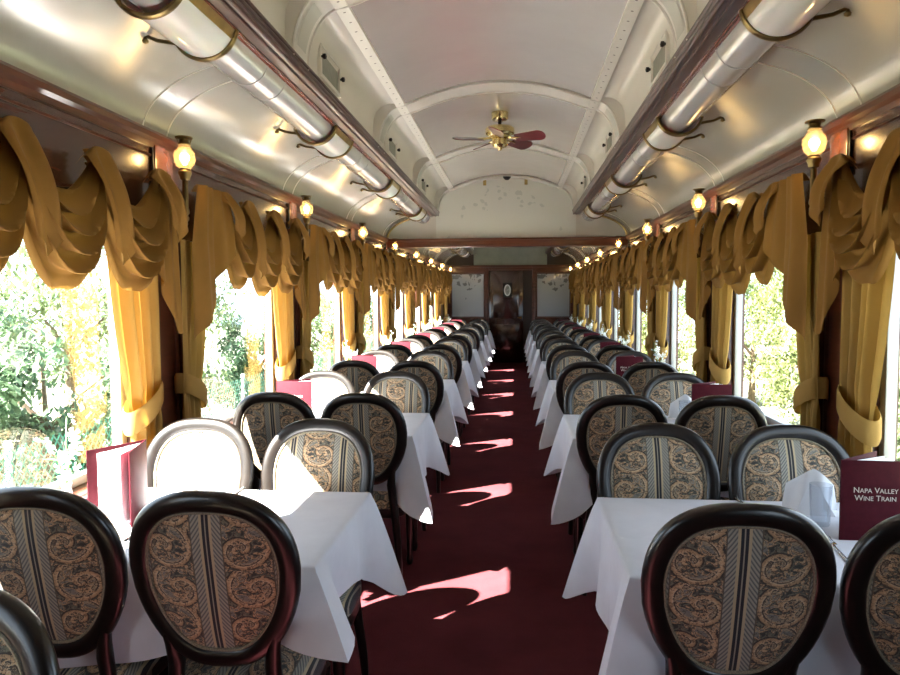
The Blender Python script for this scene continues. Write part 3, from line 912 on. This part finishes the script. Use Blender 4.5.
def table_things():
    mn, gl, vs = Once(make_menu()), Once(make_glass()), Once(make_vase())
    nap = make_napkin().mesh('folded_napkin', M['napkin'], 60)
    fk = make_fork().mesh('fork', M['silver']); kn = make_knife().mesh('knife', M['silver'])
    Z = .758
    mx = {(1, 0): (1.045, 2.10), (1, 1): (1.055, 3.87), (1, 2): (.90, 5.62), (1, 3): (.98, 7.36), (-1, 0): (-1.205, 2.03), (-1, 1): (-1.225, 3.88), (-1, 2): (-1.20, 5.62)}
    for sd in (-1, 1):
        for k in range(8):
            y = TY0 + TD / 2 + k * P
            tn = '%s table on the %s' % (ORD[k], SIDES[sd])
            x_, y_ = mx.get((sd, k), (.98 if sd > 0 else -1.18, y - .02))
            if (sd, k) == (-1, 0):
                o = mn((-1.11, 2.24, Z), math.radians(-117))
                tag(o, 'menu folder standing open with white pages to the camera, nearest table on the left', 'menu', 'maroon menus on the tables')
            else:
                o = mn((x_, y_, Z), -.04)
                tag(o, 'maroon menu folder standing on the %s side' % tn, 'menu', 'maroon menus on the tables')
            o = gl((sd * 1.048, y + .105, Z)); tag(o, 'clear tumbler before a napkin on the %s side' % tn, 'glass', 'water glasses')
            if (sd, k) not in ((1, 0), (1, 1), (-1, 1)):
                o = vs((sd * 1.262, y + (.18 if k else -.09), Z), rng.uniform(0, 6)); tag(o, 'white blossoms in a slim vase by the window, %s' % tn, 'flowers', 'flower vases by the windows')
            spots = [(1.075, .245, 'near the window')] + ([(.78, .25, 'nearer the aisle')] if (k >= 1 and sd < 0) else [])
            for (x, dy, ww) in spots:
                n = bpy.data.objects.new('folded_napkin', nap); C.objects.link(n); n.location = (sd * x, y + dy, Z); n.rotation_euler = (0, 0, rng.uniform(-.15, .15))
                tag(n, 'white folded napkin %s on the %s' % (ww, tn), 'napkin', 'folded white napkins')
            if k < 3:
                for me, nm, x, dy, rz in ((fk, 'fork', 1.0, -.12, -.1), (kn, 'knife', .88, .26, PI), ):
                    n = bpy.data.objects.new(nm, me); C.objects.link(n); n.location = (sd * x, y + dy, Z); n.rotation_euler = (0, 0, rz)
                    tag(n, 'silver %s lying on the white cloth of the %s side' % (nm, tn), nm, 'cutlery on the tables')
table_things()

# ------------------------------------------------------------------ curtains
def side_pt(sd, o, y, z): return (sd * -o, y, z)     # local: o = distance out from the wall line
def ustep(x): return max(0, min(1, x))
def make_valance(sd, seed):
    r = random.Random(seed)
    root = empty('swag_valance')
    hangs = [-.42, -.12, .285, .70]
    for i in range(3):
        y0, y1 = hangs[i] - .015, hangs[i + 1] + .015
        nf = 4 if i == 0 else 5
        dip = (.41, .445, .435)[i] + r.uniform(-.015, .015); sk = r.uniform(-.10, .10)
        ph = r.uniform(-.2, .2)
        def f(u, v):
            # U-shaped cowl folds: thin rolled ridges with hollows between, gathered at both hanging points
            uu = ustep(u + .10 * sk * sin(PI * u))
            Sx = max(0, 1 - abs(2 * uu - 1) ** (2.0 + 1.1 * v))
            sag = .125 + (dip - .125) * v ** .92
            zend = .012 - .105 * v
            z = zend - Sx * (sag + zend)
            s_ = v * nf + .35 * sk * sin(2 * PI * u) + .10 * sin(3 * PI * u + ph)
            rid = (.5 + .5 * cos(2 * PI * s_)) ** 2.3
            pin = Sx ** .45
            amp = .066 * (.35 + .65 * sin(PI * min(1, v * .9 + .1)))
            o = .030 + .012 * (1 - pin) + .070 * sin(PI * (.08 + .74 * v)) * Sx ** .7 + amp * rid * (.25 + .75 * pin)
            z -= .034 * rid * pin
            if v > .965: o -= .02 * pin * (v - .965) / .035
            side = (1 if u < .5 else -1) * (1 - pin)
            y = y0 + (y1 - y0) * u + side * .020 * (v - .5) + .010 * side * cos(2 * PI * s_)
            return side_pt(sd, o, y, z)
        mb = MB(); mb.grid(f, 40, 76); mb.build('swag', M['swag'], root, 75, False)
    # loops of cloth thrown over the rod at the hanging points, with pointed ends
    for i, h in enumerate(hangs):
        ln = (.16, .31, .29, .18)[i] + r.uniform(-.02, .02); w = .155
        sl = .10
        def g(u, v):
            a = v * 1.25
            if a < .25:
                o_ = .052 + .036 * sin(PI / 2 * a / .25); z_ = .016 * sin(PI * a / .25)
            else:
                d = (a - .25)
                z_ = -d * (ln + .075 * (1 - abs(2 * u - .8)))
                o_ = .088 + .040 * sin(min(1, d * 1.1) * PI * .75)
            z_ -= .055 * (2 * u - 1) ** 2 * max(0, 1 - a / .6)
            ww = w * (1.0 - .18 * min(1, max(0, a - .2) * 1.4))
            fold = .013 * sin(u * PI * 3 + .6) * min(1, a * 3)
            return side_pt(sd, o_ + fold + .012 * sin(PI * u), h - .01 + (u - .5) * ww + sl * max(0, a - .25) ** 1.2 * .9, z_)
        mb = MB(); mb.grid(g, 16, 34); mb.build('flag', M['swag'], root, 75, False)
    # cascade tails at both ends
    def tail(ya, yb, l0, l1, nfold, oo, name, zigz):
        def t(u, v):
            zig = nfold * u * 2 * PI
            ln = l0 + (l1 - l0) * u ** 1.05 + zigz * sin(zig + .6)
            o_ = oo + .022 * sin(zig) * (.35 + .65 * v) + .008 * sin(zig * 2.3) + .015 * v
            wd = .66 + .34 * ustep(v * 2.2)
            yc = ya * .6 + yb * .4
            if v < .07:
                th = PI * (.5 + .5 * v / .07); o_ += -.035 * (1 - v / .07); zt = .03 * sin(PI / 2 * (v / .07)) - .02
            else: zt = .01 - (v - .07) * ln
            return side_pt(sd, o_, yc + (ya + (yb - ya) * u - yc) * wd, zt)
        mb = MB(); mb.grid(t, 48, 30); mb.build(name, M['swag'], root, 75, False)
    tail(-.385, -.790, .27, .76, 1.7, .090, 'tail', .012)     # wide tail past the lamp, longest at the pillar
    tail(.655, .850, .40, .74, 1.6, .062, 'tail', .05)         # narrow zigzag tail before the lamp
    return root
def make_panel(sd, end):
    """tied-back curtain; end=+1 hangs at the far end of its window"""
    root = empty('tied_curtain')
    PE = .745 if end > 0 else .790
    wf = 1.0 if end > 0 else .92
    def f(u, v):
        z = 1.715 - .895 * v
        # inner edge (away from pillar) sweeps in to the tie at v~.80
        tie = .745
        q = min(1, v / tie)
        inner = (.32 - .11 * q ** 1.6) * wf
        if v > tie: inner = .21 * wf - .02 * sin((v - tie) / (1 - tie) * PI)
        outer = .0
        d = outer + (inner - outer) * u                 # distance from pillar edge
        gather = 1 - .45 * math.exp(-((v - tie) / .06) ** 2)
        o = .050 + .020 * gather * sin(u * 2 * PI * 4.5 + .5) + .012 * sin(u * 2 * PI * 2)
        return side_pt(sd, o, end * (PE - d), z)
    mb = MB(); mb.grid(f, 60, 34); mb.build('drape', M['drape'], root, 75, False)
    mb = MB()
    rings = []
    n = 28
    for t in range(n):
        a = 2 * PI * t / n
        d = max(.002, .103 * wf + .118 * wf * cos(a)); o = .047 + .050 * sin(a)
        zc = 1.045 - .10 * (d - .083) / .105 * .5
        ring = [side_pt(sd, o + (.006 if j in (1, 2) else 0) * (1 if sin(a) > 0 else -1), end * (PE - d), zc + zz) for j, zz in enumerate((-.045, -.03, .03, .045))]
        rings.append(ring)
    vs = [p for rg in rings for p in rg]
    fs = [(i * 4 + j, ((i + 1) % n) * 4 + j, ((i + 1) % n) * 4 + j + 1, i * 4 + j + 1) for i in range(n) for j in range(3)]
    mb.add(vs, fs)
    mb.build('tieback', M['drape'], root, 75, False)
    return root
def curtains():
    for sd in (-1, 1):
        va = [Once(make_valance(sd, 11 + sd)), Once(make_valance(sd, 23 + sd))]
        pa = {e: Once(make_panel(sd, e)) for e in (-1, 1)}
        for k in range(-1, NW):
            y = WC0 + k * P
            o = va[k % 2]((sd * (HW - .032), y, 1.955))
            nm = (ORD[k] if k >= 0 else 'camera-side') + ' window on the ' + SIDES[sd]
            tag(o, 'gold swagged valance with tails over the %s' % nm, 'valance', 'gold swag valances over the windows')
            for e in (-1, 1):
                c = pa[e]((sd * HW, y, 0))
                tag(c, 'gold curtain tied back at the %s end of the %s' % ('far' if e > 0 else 'near', nm), 'curtain', 'gold side curtains')
curtains()

# ------------------------------------------------------------------ wall lamps and their hooks
def make_lamp(sd):
    o = empty('wall_lamp')
    def px(d): return -sd * d                          # distance out from the wall
    X = px(.13)
    mb = MB()
    mb.tube([(X, 0, -.18), (X, 0, -.02)], .012, 14)
    mb.lathe([(.003, -.240), (.008, -.232), (.006, -.222), (.013, -.212), (.013, -.202), (.008, -.195), (.015, -.185), (.015, -.175), (.012, -.165)], (X, 0, 0), 16)
    mb.lathe([(.012, -.05), (.020, -.045), (.022, -.03), (.028, -.022), (.028, -.012), (.022, -.006), (.022, 0)], (X, 0, 0), 18)
    mb.build('stem', M['brass_dark'], o)
    mb = MB(); mb.tube([(px(0), 0, -.16), (px(.04), 0, -.155), (px(.09), 0, -.15), (X, 0, -.11)], .008, 10)
    mb.lathe([(.0, px(.018)), (.02, px(.014)), (.034, px(.006)), (.034, px(0))], (0, 0, -.16), 18, 'X')
    mb.build('wall_arm', M['brass_dark'], o)
    mb = MB()
    mb.lathe([(.022, .0), (.028, .006), (.034, .013), (.0385, .022), (.042, .033), (.0435, .043), (.0435, .052), (.0415, .062), (.038, .070), (.0335, .077), (.029, .083), (.025, .090), (.024, .100)], (X, 0, 0), 24)
    g = mb.build('globe', M['globe'], o, 80)
    mb = MB(); mb.lathe([(.001, .018), (.008, .02), (.010, .028), (.018, .040), (.020, .050), (.014, .062), (.001, .068)], (X, 0, 0), 16)
    mb.build('bulb', M['bulb'], g, 80)
    mb = MB(); mb.lathe([(.025, .099), (.027, .104), (.020, .110), (.018, .122), (.036, .127), (.036, .132), (.016, .134), (.010, .134)], (X, 0, 0), 20)
    for k in range(4):
        a = k * PI / 2 + .4
        mb.tube([(X + .02 * cos(a), .02 * sin(a), .10), (X + .03 * cos(a), .03 * sin(a), .128)], .002, 5)
    mb.build('cap', M['brass_dark'], o)
    return o
def lamps():
    for sd in (-1, 1):
        lm = Once(make_lamp(sd))
        mb = MB(); mb.box(*sorted((-sd * .0, -sd * .012)), -.006, .006, -.09, .075, .002)
        mb.tube([(-sd * .01, 0, -.05), (-sd * .04, 0, -.055), (-sd * .05, 0, -.03)], .004, 6)
        hk = Once(mb.build('curtain_hook', M['black']))
        for k in range(NW):
            y = YL + k * P
            o = lm((sd * HW, y, 2.002))
            tag(o, 'lit brass lantern wall lamp with round glass globe, %s on the %s wall' % (ORD[k], SIDES[sd]), 'lamp', 'brass wall lamps between the windows')
            h = hk((sd * (HW - .028), y - .088, 2.0))
            tag(h, 'black upright curtain hook beside the %s lamp on the %s wall' % (ORD[k], SIDES[sd]), 'hook', 'black curtain hooks')
lamps()

# ------------------------------------------------------------------ ceiling duct lights, vents, fan
def make_duct_light(sd):
    o = empty('ceiling_light')
    R = .112; cx = 0; H = .19
    def arc(r, a0, a1, n):     # angle from straight down, positive towards the wall side
        return [(sd * (r * sin(a0 + (a1 - a0) * i / n)), -r * cos(a0 + (a1 - a0) * i / n)) for i in range(n + 1)]
    A0, A1 = math.radians(-80), math.radians(78)
    mb = MB()
    mb.rings([[(x, y, z) for x, z in arc(R, A0, A1, 22)] + [(x, y, z) for x, z in arc(R - .006, A1, A0, 22)] for y in (-H + .01, -H / 2, 0, H / 2, H - .01)])
    mb.build('lens', M['lens'], o, 50)
    for y in (-H, H):
        mb = MB()
        mb.rings([[(x, y + dy, z) for x, z in arc(R + rr, A0, A1, 22)] for dy, rr in ((-.012, -.004), (-.012, .006), (-.005, .011), (.005, .011), (.012, .006), (.012, -.004))], False)
        mb.build('end_band', M['brass_dark'], o, 40)
        mb = MB()
        p = arc(R + .004, math.radians(52), math.radians(70), 4)
        tip = [(sd * .17, -.045), (sd * .225, -.022), (sd * .285, -.018)]
        mb.tube([(x, y, z) for x, z in p[:3] + tip], [.008, .008, .0075, .007, .0065, .004], 8)
        mb.lathe([(.0, -.02), (.010, -.016), (.012, -.008), (.006, 0), (.006, .03)], (sd * .215, y, -.035), 12)
        mb.build('bracket_arm', M['brass_dark'], o)
    mb = MB()
    q = arc(R + .003, math.radians(-84), math.radians(-62), 5); q2 = arc(R - .006, math.radians(-62), math.radians(-84), 5)
    mb.rings([[(x, y, z) for x, z in q + q2] for y in (-H, H)])
    mb.build('hinge_plate', M['brass'], o)
    return o
def ceiling_fittings():
    for sd in (-1, 1):
        dl = Once(make_duct_light(sd))
        for k in range(0, 8):
            y = 2.235 + k * P
            if abs(y - BULK) < .35: continue
            o = dl((sd * .955, y, 2.400))
            tag(o, 'frosted half-round ceiling light in brass bands, %s along the %s duct' % (ORD[k], SIDES[sd]), 'ceiling light', 'half-round lights along the ceiling ducts')
        # clerestory vents
        e = empty('vent_panel')
        mb = MB()
        x = -sd * .018
        for y0, y1, z0, z1 in ((-.19, .19, .062, .08), (-.19, .19, -.08, -.062), (-.19, -.165, -.08, .08), (.165, .19, -.08, .08)):
            mb.box(*sorted((0, x)), y0, y1, z0, z1, .002)
        mb.build('frame', M['rib'], e)
        mb = MB(); mb.box(*sorted((0, x * .4)), -.166, .166, -.063, .063); mb.build('screen', M['vent_screen'], e)
        for y in (-.178, .178):
            mb = MB(); mb.lathe([(.0, x * 2.4), (.012, x * 2.2), (.013, x * 1.6), (.006, x * 1.2), (.006, x * .8)], (0, y, .01), 12, 'X'); mb.build('knob', M['black'], e)
        vp = Once(e)
        for k in range(-1, 3):
            y = YL + .55 + k * P
            o = vp((sd * .795, y, 2.562))
            tag(o, 'small grey vent panel with black knobs in the %s clerestory, %s' % (SIDES[sd], ['above the camera', 'nearest in view', 'second in view', 'farthest before the bulkhead'][k + 1]), 'vent', 'vent panels in the clerestory')
        # inset panels on the ribs
    # fan
    o = empty('ceiling_fan', (0.0, 5.35, 2.60))
    mb = MB(); mb.lathe([(.001, .222), (.062, .222), (.062, .175), (.055, .165), (.02, .163), (.001, .163)], (0, 0, 0), 28); mb.build('canopy', M['bright_brass'], o, 35)
    mb = MB(); mb.lathe([(.013, .17), (.013, .10)], (0, 0, 0), 14); mb.build('downrod', M['black'], o)
    mb = MB(); mb.lathe([(.001, .115), (.095, .112), (.108, .10), (.108, .065), (.10, .055), (.075, .045), (.075, .028), (.001, .024)], (0, 0, 0), 32); mb.build('motor_housing', M['bright_brass'], o, 30)
    mb = MB(); mb.lathe([(.001, .03), (.05, .03), (.058, .02), (.058, -.02), (.045, -.035), (.02, -.04), (.012, -.055), (.001, -.06)], (0, 0, 0), 28); mb.build('switch_housing', M['bright_brass'], o, 30)
    for k in range(5):
        a = math.radians(-22 + 72 * k)
        mb = MB()
        pl = []
        for i in range(15):
            t = PI * i / 14 - PI / 2
            pl.append((.30 + .055 * cos(t), .058 * sin(t)))
        outline = [(.125, -.040)] + pl + [(.125, .040)]
        mb.prism(outline, -.003, .003, 'Z')
        mb.xf(Matrix.Rotation(a, 4, 'Z') @ Matrix.Translation((0, 0, .022)) @ Matrix.Rotation(math.radians(-22), 4, 'X'))
        b = mb.build('blade', M['blade'], o, 30)
        mb = MB()
        mb.tube([(.06, 0, .035), (.09, 0, .028), (.13, .012, .024), (.165, .0, .024)], [.009, .008, .008, .006], 8)
        mb.tube([(.09, 0, .028), (.12, -.018, .022), (.155, -.018, .020)], .006, 8)
        mb.xf(Matrix.Rotation(a, 4, 'Z')); mb.build('blade_bracket', M['bright_brass'], b)
    tag(o, 'brass ceiling fan with five dark red wooden blades hanging from the arched ceiling', 'ceiling fan')
    o = empty('smoke_detector', (0.02, BULK - .10, 2.80))
    mb = MB(); mb.lathe([(.001, .012), (.045, .012), (.045, -.004), (.03, -.02), (.02, -.03), (.001, -.032)], (0, 0, 0), 22); mb.build('housing', M['black'], o, 40)
    tag(o, 'small black dome fixture under the top of the bulkhead arch', 'sensor')
    for x, nm in ((-.235, 'left'), (.235, 'right')):
        mb = MB(); mb.box(-.018, .018, -.02, .0, -.035, .035, .004)
        c = mb.build('bulkhead_clip', M['brass']); c.location = (x, BULK + .02, 2.765)
        tag(c, 'small brass clip on the bulkhead arch, %s of the black dome' % nm, 'clip', 'clips on the bulkhead arch')
ceiling_fittings()

# ------------------------------------------------------------------ outdoors
def foliage(seed, n, rx, ry, rz, leaf, clumps):
    r = random.Random(seed); mb = MB()
    cs = []
    for i in range(clumps):
        while True:
            p = Vector((r.uniform(-1, 1), r.uniform(-1, 1), r.uniform(-1, 1)))
            if p.length < 1: break
        cs.append((Vector((p.x * rx, p.y * ry, p.z * rz)), r.uniform(.22, .42) * min(rx, rz)))
    for i in range(n):
        c, cr = r.choice(cs)
        d = Vector((r.gauss(0, 1), r.gauss(0, 1), r.gauss(0, 1))).normalized() * cr * (r.random() ** .4)
        p = c + d
        q = Matrix.Rotation(r.uniform(0, 6.3), 3, 'Z') @ Matrix.Rotation(r.uniform(-1.2, 1.2), 3, 'X')
        s = leaf * r.uniform(.6, 1.3)
        pts = [(0, -s, 0), (s * .45, 0, .1 * s), (0, s, 0), (-s * .45, 0, .1 * s)]
        mb.add([p + q @ Vector(v) for v in pts], [(0, 1, 2, 3)])
    return mb
def make_tree(name, seed, n, rx, ry, rz, trunk_h, leaf, mat, clumps=26):
    o = empty(name)
    mb = foliage(seed, n, rx, ry, rz, leaf, clumps); mb.xf(Matrix.Translation((0, 0, trunk_h + rz * .8)))
    mb.build('foliage', M[mat], o, 40, False)
    r = random.Random(seed)
    mb = MB(); mb.tube([(0, 0, 0), (.05, .03, trunk_h * .6), (0, .02, trunk_h + rz * .5), (.05, 0, trunk_h + rz * 1.3)], [.11, .085, .06, .02], 8)
    for k in range(7):
        a = r.uniform(0, 6.3); h = trunk_h + rz * r.uniform(.0, .8)
        mb.tube([(0, 0, h), (rx * .3 * cos(a), ry * .3 * sin(a), h + rz * .3), (rx * .7 * cos(a), ry * .7 * sin(a), h + rz * .55)], [.04, .025, .008], 6)
    mb.build('trunk', M['bark'], o)
    return o
def outdoors():
    G = -1.05
    mb = MB(); mb.grid(lambda u, v: (-40 + 80 * u, -15 + 75 * v, G - .02 + .03 * sin(u * 40) * sin(v * 33)), 24, 24)
    g = mb.build('ground', M['soil']); g['kind'] = 'structure'
    kinds = {
        'bushg': Once(make_tree('leafy_shrub', 1, 9500, 1.0, 1.0, 1.25, .35, .055, 'leaf_green')),
        'busho': Once(make_tree('leafy_shrub', 2, 5200, 1.2, 1.2, 1.2, .35, .06, 'leaf_olive')),
        'bushy': Once(make_tree('leafy_shrub', 3, 6000, 1.5, 1.5, 1.3, .3, .06, 'leaf_yellow')),
        'treeg': Once(make_tree('garden_tree', 4, 8000, 1.9, 1.9, 2.0, 1.1, .075, 'leaf_olive', 34)),
        'treey': Once(make_tree('garden_tree', 5, 8000, 2.0, 2.0, 2.0, 1.0, .075, 'leaf_yellow', 30)),
    }
    words = {'bushg': 'deep green shrub', 'busho': 'olive green shrub', 'bushy': 'yellow green shrub', 'treeg': 'tall olive green tree', 'treey': 'tall yellow green tree'}
    plan = [  # kind, x, y, scale, where it shows
        ('bushg', -4.7, 6.85, 1.0, 'outside the nearest left window, behind the wire fence'),
        ('treeg', -8.2, 12.6, 1.05, 'outside the second left window, set back'),
        ('busho', -5.2, 10.0, .95, 'low outside the second left window, by the fence'),
        ('treeg', -9.4, 18.6, 1.1, 'outside the third left window'),
        ('busho', -5.2, 20.0, 1.0, 'outside the fourth left window, far off'),
        ('bushg', -5.2, 14.2, .9, 'low outside the third left window'),
        ('bushg', -6.0, 25.5, 1.3, 'beyond the farthest left windows'),
        ('bushy', 5.6, 13.6, .95, 'outside the second right window, at its right'),
        ('treey', 9.6, 21.6, 1.05, 'outside the second right window, set back'),
        ('bushy', 5.6, 17.0, .95, 'low outside the second right window, at its left'),
        ('treeg', 8.2, 27.0, 1.2, 'outside the third right window, set back'),
        ('bushy', 5.0, 22.4, .9, 'low outside the third right window'),
        ('bushy', 5.4, 30.5, 1.1, 'outside the fourth right window'),
        ('busho', 5.4, 9.4, .9, 'outside the nearest right window'),
        ('treey', 9.4, 15.4, 1.15, 'between the nearest and second right windows, set back'),
        ('treey', 8.6, 35.5, 1.2, 'beyond the farthest right windows'),
    ]
    r = random.Random(9)
    for kd, x, y, sc, wh in plan:
        o = kinds[kd]((x, y, G - .02), r.uniform(0, 6)); o.scale = (sc, sc, sc)
        tag(o, '%s %s' % (words[kd], wh), 'tree' if 'tree' in kd else 'shrub', 'trees and shrubs outside')
    # wire fence
    f = empty('wire_fence', (-3.3, 0, G - .02))
    mb = MB(); H = 1.52; s = .075
    y = 2.0
    def wire(y0, z0, y1, z1):
        w = .007
        mb.add([(-.002, y0 - w, z0), (-.002, y0 + w, z0), (.002, y1 + w, z1), (.002, y1 - w, z1)], [(0, 1, 2, 3)])
        mb.add([(.002, y0 - w, z0), (.002, y0 + w, z0), (-.002, y1 + w, z1), (-.002, y1 - w, z1)], [(0, 1, 2, 3)])
    while y < 20:
        wire(y, .05, y + H * .8, H); wire(y + H * .8, .05, y, H); y += s
    mb.build('mesh', M['fence'], f, 30, False)
    for i in range(9):
        mb = MB(); mb.tube([(-.03, 2.4 + i * 2.1, 0), (-.03, 2.4 + i * 2.1, H + .04)], .024, 10); mb.build('post', M['post'], f)
    tag(f, 'green wire mesh fence with pale posts running outside the left windows', 'fence')
outdoors()

# ------------------------------------------------------------------ light
w = bpy.data.worlds.new('World'); S.world = w; w.use_nodes = True
bg = w.node_tree.nodes['Background']
bg.inputs[0].default_value = (.70, .83, 1.0, 1); bg.inputs[1].default_value = 4.9
sun = bpy.data.lights.new('sun', 'SUN'); sun.energy = 130; sun.angle = .009; sun.color = (1, .95, .86)
so = bpy.data.objects.new('sun', sun); C.objects.link(so)
so.rotation_euler = Vector((.92, .85, -1)).to_track_quat('-Z', 'Y').to_euler()
for sd in (-1, 1):
    for k, y in enumerate(WINDOWS):
        pl = bpy.data.lights.new('window_portal', 'AREA'); pl.shape = 'RECTANGLE'; pl.size = P - 2 * PW; pl.size_y = HEAD - SILL
        pl.cycles.is_portal = True
        o = bpy.data.objects.new('window_portal', pl); C.objects.link(o)
        o.location = (sd * (HW + .12), y, (SILL + HEAD) / 2)
        o.rotation_euler = Vector((-sd, 0, 0)).to_track_quat('-Z', 'Z').to_euler()
        zz = o.rotation_euler.to_matrix() @ Vector((1, 0, 0))
        if abs(zz.z) > .5: pl.size, pl.size_y = pl.size_y, pl.size

# ------------------------------------------------------------------ camera
yaw, pitch, roll = .0921, .0572, .0042
cy, sy, cp, sp = cos(yaw), sin(yaw), cos(pitch), sin(pitch)
rt = Vector((cy, sy, 0)); fw = Vector((-sy * cp, cy * cp, -sp)); up = Vector((-sy * sp, cy * sp, cp))
r2 = rt * cos(roll) - up * sin(roll); u2 = rt * sin(roll) + up * cos(roll)
mat = Matrix((r2, u2, -fw)).transposed().to_4x4(); mat.translation = (.117, 0, 1.46)
cam = bpy.data.cameras.new('camera'); cam.sensor_width = 36; cam.lens = 36 * 710 / 900; cam.clip_start = .02
co = bpy.data.objects.new('camera', cam); C.objects.link(co); co.matrix_world = mat
S.camera = co

S.view_settings.view_transform = 'Standard'; S.view_settings.look = 'None'
S.view_settings.gamma = 1; S.view_settings.exposure = 0.20
S.cycles.use_denoising = True
S.cycles.max_bounces = 10; S.cycles.diffuse_bounces = 6; S.cycles.glossy_bounces = 5
S.cycles.transparent_max_bounces = 16
S.cycles.sample_clamp_indirect = 12
S.cycles.caustics_reflective = False; S.cycles.caustics_refractive = False
